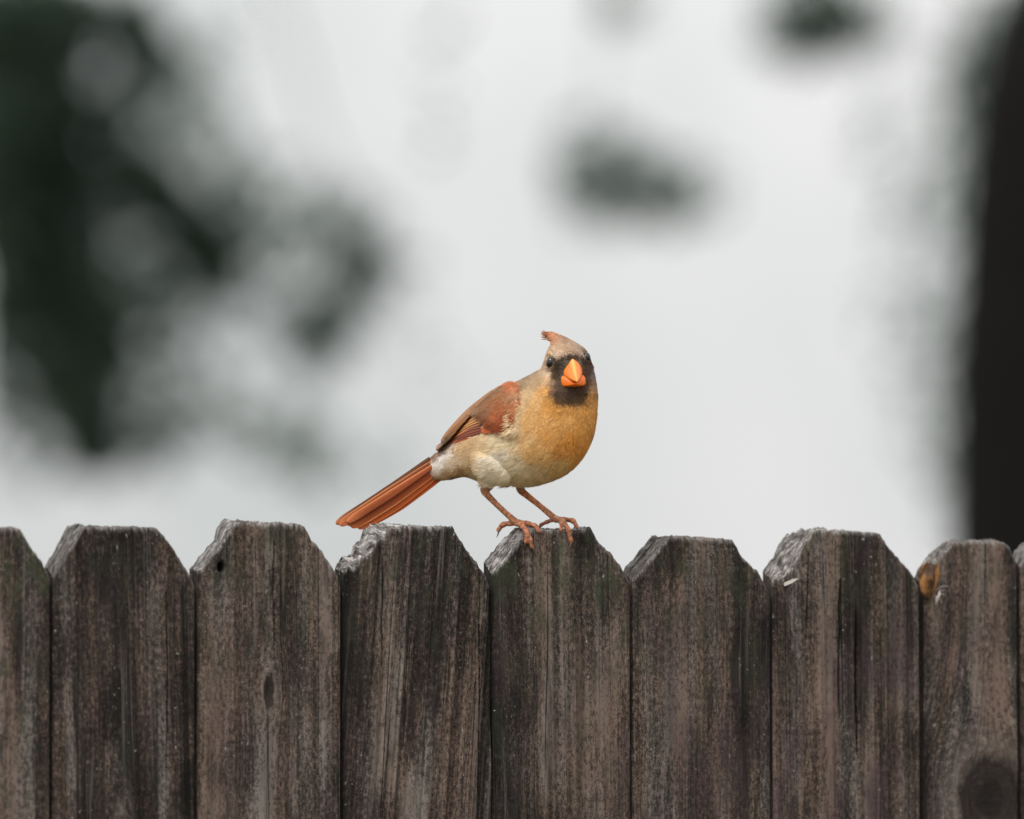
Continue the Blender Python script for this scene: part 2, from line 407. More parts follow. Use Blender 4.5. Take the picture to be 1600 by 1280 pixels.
    mold = bd.get('mold', .5)*np.exp(-sl/.012)*1.1+sstep(-.05, .30, fbm(sl*42+sd_, V[:, 2]*9, sd_+44, 4))*.75-sstep(1.74, 1.62, V[:, 2])*.12+sstep(1.79, 1.825, V[:, 2])*.18
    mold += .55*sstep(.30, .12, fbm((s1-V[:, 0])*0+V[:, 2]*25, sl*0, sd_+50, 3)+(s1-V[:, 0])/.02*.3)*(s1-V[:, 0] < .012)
    if 'moldc' in bd:
        mc, mw = bd['moldc']; mold += .9*np.exp(-((sl/(s1-s0)-mc)/mw)**2)*(1+.8*fbm(sl*60, V[:, 2]*14, sd_+61, 3))
    V = V-np.array([sc, 0, 0])
    o = mesh_obj('picket', V, faces, WOOD, fence, True, dict(grain=G, feat=Fe, bpar=bp, mold=mold))
    o.location = (sc+sshift, 0, zshift)
    return o
BOARDS[4]['moldc'] = (.10, .16); BOARDS[3]['moldc'] = (.05, .12); BOARDS[1]['moldc'] = (.5, .35); BOARDS[6]['moldc'] = (.62, .10); BOARDS[5]['moldc'] = (.80, .12)
BOARDS[6]['checks'] = [(1312,895,1130,3.0),(1338,935,1190,3.6),(1262,860,1000,2.0)]
BOARDS[2]['checks'] = [(428,820,1010,1.2)]
BOARDS[1]['checks'] = [(262,900,1200,1.6)]
BOARDS[7]['checks'] = [(1543,1120,1175,2.0)]
BOARDS[3]['checks'] = [(598,850,1050,2.0),(748,900,1260,1.4)]
PK = [build_picket(b) for b in BOARDS]
PLAB = ['pale greenish picket at the left end of the row', 'dark smooth picket second from the left', 'tan picket with a nail hole and a small knot',
        'deeply grooved picket with a stepped left shoulder', 'picket the bird stands on', 'brown picket with a clean cut left shoulder',
        'reddish brown picket with long splits and a pale splinter', 'grey picket with a large dark knot', None]
for o, l_ in zip(PK, PLAB):
    if l_: o['label'] = l_
pitch = .1275
for k, (src, n) in enumerate(((1, -2), (4, -3), (2, 9), (5, 10))):
    o = PK[src].copy(); COL.objects.link(o); o.parent = fence
    base = PK[0].location.x if n < 0 else PK[8].location.x
    o.location.x = base+(-(abs(n)-1)*pitch if n < 0 else (n-8)*pitch+.035)
    o.location.z = -.002*k
    if 'label' in o: del o['label']
def box(name, lo, hi, mat, parent, bev=.003):
    bm = bmesh.new(); bmesh.ops.create_cube(bm, size=1)
    for v in bm.verts:
        v.co = Vector([(lo[i]+hi[i])/2+v.co[i]*(hi[i]-lo[i]) for i in range(3)])
    bmesh.ops.bevel(bm, geom=bm.edges[:], offset=bev, segments=2, affect='EDGES')
    me = bpy.data.meshes.new(name); bm.to_mesh(me); bm.free(); me.materials.append(mat)
    o = bpy.data.objects.new(name, me); COL.objects.link(o); o.parent = parent; return o
for z in (.30, .95, 1.48):
    box('rail', (-.85, T+.001, z), (.85, T+.039, z+.089), M_RAIL, fence)
for s_ in (-.72, .74):
    box('post', (s_, T+.041, -.3), (s_+.09, T+.131, 1.66), M_RAIL, fence)
# pale splinter sticking out of the reddish board
s_a, z_a = on_fence(1224, 913); s_b, z_b = on_fence(1243, 904)
a = Vector((s_a, -.001, z_a)); b = Vector((s_b, -.006, z_b)); m_ = (a+b)/2
mesh_obj('splinter', [a+Vector((0,-.001,-.0016)), a+Vector((0,-.001,.0014)), a+Vector((0,.001,0)), b,
                      m_+Vector((0,-.0018,-.0014)), m_+Vector((0,-.0016,.0016)), m_+Vector((0,.0008,0))],
         [(0,1,2),(0,4,5,1),(1,5,6,2),(2,6,4,0),(4,3,5),(5,3,6),(6,3,4)], simple('pale_splinter', (.55,.52,.46), .8), fence, False)

# ------------------------------------------------------------ dried leaf caught at the grey board's shoulder
def tube_pts(pts, rad, ns=12, caps=True):
    """swept tube through 3-D points"""
    P = [Vector(p) for p in pts]; V = []; Fc = []
    for i, p in enumerate(P):
        d = (P[min(i+1, len(P)-1)]-P[max(i-1, 0)]).normalized()
        u = d.cross(Vector((0,0,1)));
        if u.length < .2: u = d.cross(Vector((0,1,0)))
        u.normalize(); v = d.cross(u)
        for k in range(ns):
            a_ = 2*math.pi*k/ns; V.append(p+(u*math.cos(a_)+v*math.sin(a_))*rad[i])
        if i:
            for k in range(ns):
                a0 = (i-1)*ns+k; a1 = (i-1)*ns+(k+1) % ns
                Fc.append((a0, a1, a1+ns, a0+ns))
    if caps: Fc.append(tuple(range(ns))[::-1]); Fc.append(tuple(range(len(V)-ns, len(V))))
    return V, Fc
def catmull(P, n):
    P = np.asarray(P, float); m = len(P); t = np.linspace(0, m-1, n); out = []
    for x in t:
        i = min(int(x), m-2); f = x-i
        p0, p1, p2, p3 = P[max(i-1, 0)], P[i], P[i+1], P[min(i+2, m-1)]
        out.append(.5*((2*p1)+(-p0+p2)*f+(2*p0-5*p1+4*p2-p3)*f*f+(-p0+3*p1-3*p2+p3)*f**3))
    return np.array(out)
def dried_leaf():
    s_, z_ = on_fence(1450, 906)
    base = fence_world(s_-.001, -.004, z_)
    root = empty('dried_leaf', base, YAW, label='curled orange brown dead leaf caught on the shoulder of the grey picket at right', cat='dead leaf')
    nu, nv = 30, 22; V = []; C = []; cd = []
    for i in range(nu):
        t = i/(nu-1); wd = .0088*math.sin(math.pi*min(1, .16+t*.80))
        for j in range(nv):
            a_ = (j/(nv-1)-.5)*3.9
            x = math.sin(a_)*wd+.004*t-.001+.0030*fbm(t*3, j*.25, 3); y = -math.cos(a_)*wd*(.35+.6*fbm(t*2, j*.3, 19))+.003*t
            z = .0165-.0300*t+.0050*fbm(t*2+j*.25, j*.4, 8)*(.3+t)
            V.append((x+.006*(1-t)*.8-.003, y, z))
            f = min(1, max(0, .62+fbm(j*.22, t*3.0, 4)*2.0))
            c = np.array([.40,.185,.06])*(1-f)+np.array([.075,.04,.024])*f
            if t < .12: c = np.array([.28,.26,.24])
            if t > .86: c = c*.45
            C.append(c)
    Fc = [(i*nv+j, i*nv+j+1, (i+1)*nv+j+1, (i+1)*nv+j) for i in range(nu-1) for j in range(nv-1)]
    o = mesh_obj('leaf_blade', np.array(V), Fc, vcol('dead_leaf', .6, .3, 700, .3), root, True, dict(tint=C))
    md = o.modifiers.new('thickness', 'SOLIDIFY'); md.thickness = .0004
    pv, pf = tube_pts([(.003,-.005,-.010),(.007,-.008,-.0060),(.012,-.007,-.0055),(.020,-.004,-.0080)], [.0009,.0011,.0010,.0003], 6)
    mesh_obj('leaf_stalk', pv, pf, simple('grey_stalk', (.13,.11,.095), .8), root)
    V = []; Fc = []
    for e in ((.008,-.007,-.018),(.006,-.008,-.016),(.0095,-.008,-.0125),(.0035,-.008,-.0165),(.009,-.007,-.009)):
        v, f = tube_pts([(.002,-.008,-.020), Vector(e)*.6+Vector((.002,-.006,-.0085))*.4, e], [.0007,.0009,.0004], 5)
        Fc += [tuple(x+len(V) for x in q_) for q_ in f]; V += v
    mesh_obj('leaf_fibre', V, Fc, simple('pale_fibre', (.42,.36,.34), .8), root)
dried_leaf()

# ------------------------------------------------------------ the bird
YB = .006
def bp(px, py, dy=0.0): return at_y(px, py, YB+dy)
BO = bp(830, 822)
bird = empty('bird', BO, 0, label='female cardinal with orange bill and rust tail perched on the fence staring at camera', cat='bird')
def L(px, py, dy=0.0): return bp(px, py, dy)-BO       # bird-local position
# sections: top px, bottom px, half depth (mm), centre depth (mm)
SEC = [((668,719),(678,748),4,10),((676,713),(688,750),7,9),((690,700),(706,748),12,8),((706,684),(728,745),18,6),((726,661),(752,752),25,4),((750,637),(780,758),31,2),
       ((778,614),(815,759),34.5,0),((806,597),(850,753),35.5,-2),((830,585),(885,738),34,-3),((845,576),(910,714),31,-4),((847.5,573),(926,682),27,-5),
       ((850,565),(932,650),23.5,-6),((851.5,560),(934,622),22,-7),((853,555),(932,600),21,-8),((854.5,550),(927,579),19.5,-8),((857,544.5),(922,560),17,-6),
       ((860,539),(914,546),14,-4),((860,534.5),(901,536.5),10.5,-1),((857,530),(885,527.5),7.5,1.5),((853,526),(869,521.7),4.5,4),((849,522.3),(854,519.6),1.6,6)]
arr = np.array([[a[0], a[1], b[0], b[1], h, c] for a, b, h, c in SEC], float)
NS, NP = 150, 72
S_ = catmull(arr, NS)
LV = []; 
for r in S_:
    Tt = L(r[0], r[1], r[5]*.001); Bb = L(r[2], r[3], r[5]*.001)
    c_ = (Tt+Bb)/2; h_ = (Tt-Bb)/2; hd = r[4]*.001
    for k in range(NP):
        a_ = 2*math.pi*k/NP; ca, sa = math.cos(a_), math.sin(a_)
        sq = (abs(ca)**2.3+abs(sa)**2.3)**(-1/2.3)
        LV.append(c_+h_*ca*sq+Vector((0, -1, 0))*hd*sa*sq)
LV = np.array([list(v) for v in LV])
LF = [(i*NP+k, i*NP+(k+1) % NP, (i+1)*NP+(k+1) % NP, (i+1)*NP+k) for i in range(NS-1) for k in range(NP)]
LF += [tuple(range(NP))[::-1], tuple(range((NS-1)*NP, NS*NP))]
# backwards flow along the loft
G3 = LV.reshape(NS, NP, 3); FL = np.gradient(G3, axis=0)*-1
FL /= np.linalg.norm(FL, axis=2, keepdims=True)+1e-9; FL = FL.reshape(-1, 3)
VV = LV.tolist(); FF = list(LF)
def addpart(v, f):
    o = len(VV); VV.extend([list(x) for x in v]); FF.extend([tuple(i+o for i in q_) for q_ in f])
def ellipsoid(c, ax, n=20, m=14):
    v = []; f = []
    for i in range(m+1):
        th = math.pi*i/m
        for k in range(n):
            ph = 2*math.pi*k/n
            v.append(Vector(c)+Vector(ax[0])*math.sin(th)*math.cos(ph)+Vector(ax[1])*math.sin(th)*math.sin(ph)+Vector(ax[2])*math.cos(th))
        if i: 
            for k in range(n): f.append(((i-1)*n+k, (i-1)*n+(k+1) % n, i*n+(k+1) % n, i*n+k))
    return v, f
P5 = .0005
addpart(*ellipsoid(L(776,722,-.0180), (Vector((36,0,-10))*P5, Vector((0,.0115,0)), Vector((8,0,33))*P5)))    # thigh tuft
addpart(*ellipsoid(L(764,745,-.016), (Vector((12,0,-3))*P5, Vector((0,.006,0)), Vector((0,0,16))*P5)))
addpart(*ellipsoid(L(812,745,.014), (Vector((12,0,0))*P5, Vector((0,.008,0)), Vector((0,0,18))*P5)))
addpart(*ellipsoid(L(891,588,-.012), (Vector((33,0,0))*P5, Vector((0,.0165,0)), Vector((0,0,36))*P5)))     # face
LEGS = []
def limb(pts, rads):
    P = catmull([[*L(*p)] for p in pts], (len(pts)-1)*6+1); r_ = catmull([[x] for x in rads], (len(pts)-1)*6+1)[:, 0]
    v, f = tube_pts([Vector(p) for p in P], [x*P5 for x in r_], 12); addpart(v, f); LEGS.append(P)
limb([(766,742,-.014),(762,757,-.012),(757,766,-.010),(762,774,-.009),(783,795,-.006),(803,813,-.004),(812,819,-.004)], [13,11,7.2,5.6,4.7,5.4,5.6])
limb([(815,742,.012),(813,757,.012),(814,766,.012),(823,774,.012),(843,790,.012),(862,806,.011),(868,812,.010)], [11,8.5,6.6,5.4,4.7,5.4,5.6])
TOES = [
 ([(808,818,-.003),(797,818,-.001),(786,820,.001),(779,828,.002)], [4.8,4.4,4.6,3.7], (776,840,.002)),
 ([(808,818,-.006),(817,823,-.013),(823,834,-.0172),(822,846,-.0172)], [4.8,4.5,4.5,3.6], (817,857,-.0165)),
 ([(812,819,-.004),(822,829,-.012),(828,843,-.0162),(831,854,-.0158)], [4.6,4.2,4.2,3.4], (835,867,-.0145)),
 ([(810,816,-.003),(824,818,-.003),(836,822,-.008),(842,830,-.0128)], [4.6,4.2,4.2,3.4], (841,841,-.0120)),
 ([(866,811,.009),(874,814,.003),(878,820,-.0030),(876,828,-.0052)], [4.6,4.0,4.0,3.2], (872,838,-.0048)),
 ([(868,812,.010),(880,816,.003),(888,829,-.0024),(892,846,-.0022)], [5.0,4.6,4.4,3.9], (886,868,-.0020)),
 ([(868,810,.011),(882,812,.010),(895,814,.005),(901,823,.0005)], [4.8,4.2,4.4,3.6], (903,837,.0012)),
 ([(864,812,.013),(854,816,.018),(846,820,.022),(841,826,.024)], [4.2,3.4,3.2,2.6], (839,836,.024)),
]
for pts, rr, cl in TOES:
    P = catmull([[*L(*p)] for p in pts], 19); r_ = catmull([[x] for x in rr], 19)[:, 0]
    r_ = r_*(1+.13*np.cos(np.linspace(0, 3*2*np.pi, 19)))    # joint pads
    v, f = tube_pts([Vector(p) for p in P], [x*P5 for x in r_], 10); addpart(v, f); LEGS.append(P)
    v, f = ellipsoid(P[-1], (Vector((r_[-1],0,0))*P5, Vector((0,r_[-1],0))*P5, Vector((0,0,r_[-1]))*P5), 10, 8); addpart(v, f)
tmp = mesh_obj('tmp', np.array(VV), FF)
md = tmp.modifiers.new('r', 'REMESH'); md.mode = 'VOXEL'; md.voxel_size = .0007; md.adaptivity = 0
md = tmp.modifiers.new('s', 'SMOOTH'); md.iterations = 5; md.factor = .5
dg = bpy.context.evaluated_depsgraph_get(); dg.update()
bme = bpy.data.meshes.new_from_object(tmp.evaluated_get(dg)); bpy.data.objects.remove(tmp)
bme.name = 'body'
nvb = len(bme.vertices); BV = np.empty(nvb*3); bme.vertices.foreach_get('co', BV); BV = BV.reshape(-1, 3)
BN = np.empty(nvb*3); bme.vertices.foreach_get('normal', BN); BN = BN.reshape(-1, 3)
Kc = L(830, 680); KX = (L(930, 680)-L(730, 680))[0]*5; KZ = (L(830, 780)-L(830, 580))[2]*5; K0 = Vector((Kc.x-.83*KX, 0, Kc.z-.68*KZ))
def topx(P): return (P[:, 0]-K0[0])/KX*1000, (P[:, 2]-K0[2])/KZ*1000
SW = [ # plumage swatches along the body: x, y, sRGB
 (850,522,168,110,84),(862,527,168,118,90),(865,534,165,122,95),(885,536,160,135,115),(903,545,155,138,122),(880,548,170,145,122),(917,552,130,110,98),
 (870,559,205,186,166),(879,555,190,168,148),(908,555,190,172,158),(900,552,170,148,130),(862,556,195,170,140),(856,562,190,165,140),(894,549,168,145,125),
 (897,545,160,140,122),(905,550,165,145,128),(912,551,158,138,122),(889,551,172,150,130),(897,552,168,146,126),(873,550,176,152,130),(862,545,168,145,122),(875,561,150,125,110),(908,559,140,118,104),(872,553,190,168,146),
 (861,560,80,66,60),(866,564,66,54,50),(861,580,84,68,62),(855,570,120,100,88),(914,553,90,72,66),(920,562,80,64,60),
 (876,570,58,50,46),(870,580,62,52,47),(868,592,70,57,50),(870,606,80,62,56),(878,563,70,58,56),(890,561,66,54,52),(902,560,66,54,52),(912,566,62,50,50),(917,574,84,66,66),(917,586,88,68,68),(918,600,98,74,70),(866,572,80,66,60),
 (871,618,70,54,50),(880,614,72,56,52),(890,618,62,48,46),(900,614,70,54,50),(912,616,74,58,54),(890,628,62,50,46),(875,630,85,64,52),(906,629,80,62,52),(862,600,130,105,85),(863,615,120,92,68),
 (857,583,200,180,155),(853,572,168,146,122),(855,596,190,160,125),(852,612,196,150,92),(857,632,192,142,78),(872,640,190,140,76),(890,642,182,134,74),(908,640,190,140,78),
 (926,588,140,120,115),(926,604,165,135,110),(922,622,185,138,84),(928,640,200,150,86),
 (890,655,205,158,95),(905,670,205,150,82),(925,665,200,148,80),(895,690,200,140,68),(880,705,205,148,80),(910,700,200,142,70),(865,685,208,156,92),(855,655,206,160,102),
 (840,630,196,158,108),(840,600,160,138,112),(825,595,150,130,106),(810,600,145,125,100),(790,607,135,115,95),(770,620,130,108,88),(825,620,182,156,122),(805,640,200,172,135),(800,660,208,182,146),
 (830,665,210,168,112),(825,690,216,180,130),(840,705,210,170,112),(860,715,206,166,108),(800,685,228,208,174),(785,695,232,216,186),(785,715,236,228,214),(770,725,234,226,210),(765,742,232,224,206),(780,745,226,216,194),
 (805,725,216,204,176),(820,740,216,200,165),(850,740,214,192,150),(880,728,210,178,122),(830,752,210,194,158),(850,750,205,182,140),(905,718,200,150,84),
 (760,700,224,200,164),(740,698,200,172,134),(725,705,202,176,140),(745,722,206,184,150),(735,735,196,166,128),(755,745,214,198,170),(715,722,214,196,172),
 (700,712,240,236,232),(688,722,240,237,234),(694,730,234,228,222),(682,736,228,220,212),(700,742,198,168,130),(716,742,190,160,122),(686,748,190,160,126),
 (680,712,135,112,96),(692,700,135,112,94),(710,682,130,105,85),(730,660,128,102,82)]
SWA = np.array(SW, float); SWA[SWA[:, 2:5].sum(1) < 280, 4] *= .84; SWA[SWA[:, 2:5].sum(1) < 280, 2:5] *= .9; SWL = s2l(SWA[:, 2:5])
GAIN = np.array([1.16, 1.07, .99])
def plum(P, jitter=0):
    x, y = topx(P)
    if jitter:
        x = x+rng.normal(0, jitter, len(x)); y = y+rng.normal(0, jitter, len(y))
    out = np.zeros((len(P), 3))
    for i in range(0, len(P), 20000):
        d2 = (x[i:i+20000, None]-SWA[None, :, 0])**2+(y[i:i+20000, None]-SWA[None, :, 1])**2+4
        w_ = 1/d2**2.6; w_ /= w_.sum(1, keepdims=True); out[i:i+20000] = w_@SWL
    # the back of the head and nape has no mask
    head = (y < 650) & (x > 850)
    bk = np.where(head, sstep(-.002, .006, P[:, 1]), 0)[:, None]
    out = out*(1-bk)+s2l((165, 140, 112))[None]*bk
    out = out*GAIN; out = out*np.minimum(1, .86/out.max(1, keepdims=True))
    return np.clip(out, .004, .9)
kdl = KDTree(sum(len(p) for p in LEGS)); n_ = 0
for p in LEGS:
    for q_ in p: kdl.insert(Vector(q_), n_); n_ += 1
kdl.balance()
bx_, by_ = topx(BV)
legm = np.zeros(nvb)
cand = np.where((by_ > 750))[0]
for i in cand:
    _, _, d_ = kdl.find(Vector(BV[i]))
    if d_ < .0052 and (by_[i] > 758 ): legm[i] = min(1, max(0, (by_[i]-(757))/7))
tint = plum(BV)
ln_ = fbm(bx_*.35, by_*.35, 5)[:, None]
lc = s2l((184,124,92))[None]*(1+ln_*.9)
lc = lc*(1-sstep(800, 835, by_)[:, None]*np.array([[.20, .26, .26]]))
far = sstep(808, 815, bx_)*sstep(800, 770, by_); lc = lc*(1+far[:, None]*np.array([[.10, -.12, -.35]]))
up_ = sstep(775, 760, by_)[:, None]; lc = lc*(1-up_)+s2l((150,118,92))[None]*up_
tint = tint*(1-legm[:, None])+lc*legm[:, None]
at = bme.attributes.new('tint', 'FLOAT_VECTOR', 'POINT'); at.data.foreach_set('vector', tint.ravel())
bme.polygons.foreach_set('use_smooth', [True]*len(bme.polygons))
bme.materials.clear(); 
def skin_mat():
    k = N('plumage_and_leg_skin'); c = k.attr('tint', 'Color')
    t = k.n('ShaderNodeTexCoord').outputs['Object']
    v = k.n('ShaderNodeTexVoronoi'); v.inputs['Scale'].default_value = 620; k.l(t, v.inputs['Vector'])
    n = k.noise(t, (1,1,1), 4, .6, sc=500)
    k.l(k.mix(1.0, c, k.ramp(n, [(.3, .72), (.7, 1.25)]), 'MULTIPLY'), k.b.inputs['Base Color'])
    k.b.inputs['Roughness'].default_value = .62; k.b.inputs['Specular IOR Level'].default_value = .3
    k.l(k.bump(k.math('ADD', v.outputs['Distance'], n), .0006, .8), k.b.inputs['Normal'])
    return k.m
bme.materials.append(skin_mat())
body = bpy.data.objects.new('body', bme); COL.objects.link(body); body.parent = bird
polys = np.array([p.vertices[:] if len(p.vertices) == 4 else (*p.vertices, p.vertices[2]) for p in bme.polygons])
bvh = BVHTree.FromPolygons([Vector(v) for v in BV], polys.tolist())
def front(px, py, lift=0.0):
    """point of the bird's near side at a place of its outline, lifted off the plumage"""
    p = L(px, py); h, nrm, i, d_ = bvh.ray_cast(Vector((p.x, -.3, p.z)), Vector((0, 1, 0)))
    if h is None: 
        h, nrm, i, d_ = bvh.find_nearest(Vector((p.x, -.01, p.z))); h = Vector((p.x, h.y, p.z))
    return h+Vector((0, -lift, 0))

# claws
M_CLAW = simple('claw_horn', (.11, .055, .035), .45, .4)
for pts, rr, cl in TOES:
    a = L(*pts[-1]); e = L(*cl); m_ = (a+e)/2+Vector((.0006, -.0015, .0004))
    P = catmull([list(a), list(m_), list(e)], 9); r_ = np.linspace(1, 0.12, 9)*rr[-1]*.62*P5
    v, f = tube_pts([Vector(p) for p in P], r_, 8); mesh_obj('claw', v, f, M_CLAW, bird)

# bill
def bill_part(name, outline, tip, y0, y1, mat, colr, cur=1.6, nsec=18):
    o_ = np.array(outline, float); n = len(o_); oc = np.vstack([o_, o_[:1]]); o_ = np.stack([np.interp(np.linspace(0, len(oc)-1, 73), np.arange(len(oc)), oc[:, q_]) for q_ in (0, 1)], 1)[:-1]; n = 72
    for _ in range(4): o_[1:] = (o_*.5+.25*(np.roll(o_, 1, 0)+np.roll(o_, -1, 0)))[1:]
    V = []; C = []
    for i in range(nsec):
        t = i/(nsec-1); sc_ = (1-t**cur) if t < 1 else .02; sc_ = max(sc_, .02)
        cx, cy = o_.mean(0); cx = cx+(tip[0]-cx)*t; cy = cy+(tip[1]-cy)*t
        for j in range(n):
            x = cx+(o_[j, 0]-o_[:, 0].mean())*sc_; y = cy+(o_[j, 1]-o_[:, 1].mean())*sc_
            V.append(L(x, y, 0)+Vector((0, 0, 0))); V[-1].y = y0+(y1-y0)*t
            rg = math.exp(-(min(j, n-j)/3.2)**2); c = (np.array(colr[0])*(1-t*.35)+np.array(colr[1])*t*.35)*(1-rg*.8)+np.array(colr[1])*rg*.8; c = c*(1 if y < 600 or t > .3 else .9)  # ridge highlight of the bill is painted into the tint, fading to either side
            C.append(c*(1+.10*fbm(x*.25, y*.25+t*4, 6)))
    Fc = [(i*n+k, i*n+(k+1) % n, (i+1)*n+(k+1) % n, (i+1)*n+k) for i in range(nsec-1) for k in range(n)]
    Fc.append(tuple(range(n))[::-1]); Fc.append(tuple(range((nsec-1)*n, nsec*n)))
    return mesh_obj(name, np.array([list(v) for v in V]), Fc, mat, bill, True, dict(tint=C))
fy = front(892, 588).y
bill = empty('bill', (0,0,0)); bill.parent = bird
mb = vcol('bill_horn', .38, .45, 500, .07, .00006)
cu, cl_ = s2l((232,110,14)), s2l((250,182,96))
bill_part('lower_mandible', [(873,590),(877,586),(886,588),(900,588),(910,586),(914,592),(914,603),(905,605),(893,606),(881,605.5),(873,604.5),(872,597)], (898,603.5), fy+.004, fy-.0075, mb, (s2l((236,112,18)), s2l((242,124,32))), 2.2)
bill_part('upper_mandible', [(893,562),(898,564.5),(904,569.5),(907.5,575),(909.5,581),(909,586),(905,592),(900,595),(893,596),(886,594),(880.5,589),(878,585),(879,579),(882,573),(888,566)], (901,600.5), fy+.003, fy-.0150, mb, (cu, cl_), 1.45)
# eyes
M_EYE = simple('dark_eye', (.004, .003, .003), .04, .6)
for (ex, ey, r_, dz, sx) in ((861,569.5,.0055,.0036,1),(916.3,561,.0044,.0026,1)):
    c_ = front(ex, ey); v, f = ellipsoid(c_+Vector((0, dz, 0)), (Vector((r_*.72,0,0)), Vector((0,r_*.9,0)), Vector((0,0,r_))), 28, 20)
    o = mesh_obj('eye', v, f, M_EYE, bird)

# feathers as blades
M_FEA = vcol('flight_feather', .55, .25, 1200, .14, .00008)
def blade(name, pts, wpx, cols, parent, lift=0.0, surf=True, y=None, nl=26, shape=.35, tip=.55, camber=.0003, rootw=.45, lower=0, ep=7):
    """one feather: a shaft line with two vanes; cols = (centre, upper edge, lower edge, tip)"""
    P2 = catmull(pts, nl); cc = [s2l(c)*GAIN for c in cols]; V = []; C = []
    na = 11
    for i in range(nl):
        t = i/(nl-1); d_ = P2[min(i+1, nl-1)]-P2[max(i-1, 0)]; d_ = d_[:2]/np.linalg.norm(d_[:2]); nn = np.array([d_[1], -d_[0]])
        wt = wpx/2*(rootw+(1-rootw)*min(1, t/shape))*(math.sqrt(max(0, 1-((t-tip)/(1-tip))**2.4)) if t > tip else 1)
        for j in range(na):
            u = j/(na-1)*2-1
            x, y_ = P2[i, 0]+nn[0]*wt*u, P2[i, 1]+nn[1]*wt*u
            if surf: p = front(x, y_, lift)
            else: p = L(x, y_); p.y = (y if y is not None else P2[i, 2])-lift
            p = p+Vector((0, -camber*(1-u*u)-(.00012 if j == na//2 else 0), 0))
            V.append(p)
            e = abs(u)**ep
            c = cc[0]*(1-e)+(cc[1] if u > 0 else cc[2])*e
            tt = sstep(.72, 1.0, t); c = c*(1-tt)+cc[3]*tt
            if j == na//2: c = c*.8
            C.append(c*(1+.25*fbm(u*9+i*.02, t*2, lower+3)))
    Fc = [(i*na+k, i*na+k+1, (i+1)*na+k+1, (i+1)*na+k) for i in range(nl-1) for k in range(na-1)]
    return mesh_obj(name, np.array([list(v) for v in V]), Fc, M_FEA, parent, True, dict(tint=C))

tail = empty('tail'); tail.parent = bird
RU, RD, RB, OE, GB = (176,84,38), (150,66,30), (120,72,48), (236,158,98), (128,104,86)
TF = [
 ([(672,716),(602,768),(524,819)], 13, ((100,62,42), GB, (90,52,36), (175,110,75)), .0055),
 ([(676,722),(604,772),(530,821)], 15, ((120,64,38), (95,60,44), (230,150,95), (185,110,70)), .0045),
 ([(678,727),(612,771),(541,816)], 12, ((150,78,44), (110,60,38), OE, (190,115,72)), .0030),
 ([(684,733),(612,781),(546,822)], 20, ((158,76,38), OE, (150,68,32), (196,112,62)), .0060),
 ([(686,738),(618,786),(556,823)], 21, (RU, (214,120,62), (165,76,34), (205,115,60)), .0072),
 ([(690,743),(624,787),(566,819)], 20, ((184,88,40), (212,120,62), (206,110,58), (205,115,60)), .0085),
 ([(680,720),(606,766),(528,815)], 12, (GB, GB, GB, GB), .0100),
 ([(680,730),(610,776),(538,818)], 18, (RD, RD, RD, RD), .0112)]
for i, (pts, wd, cols, dy) in enumerate(TF):
    blade('tail_feather', pts, wd, cols, tail, surf=False, y=YB*0+dy+.0005*i, nl=36, shape=.5, tip=.80, lower=i, rootw=.5)

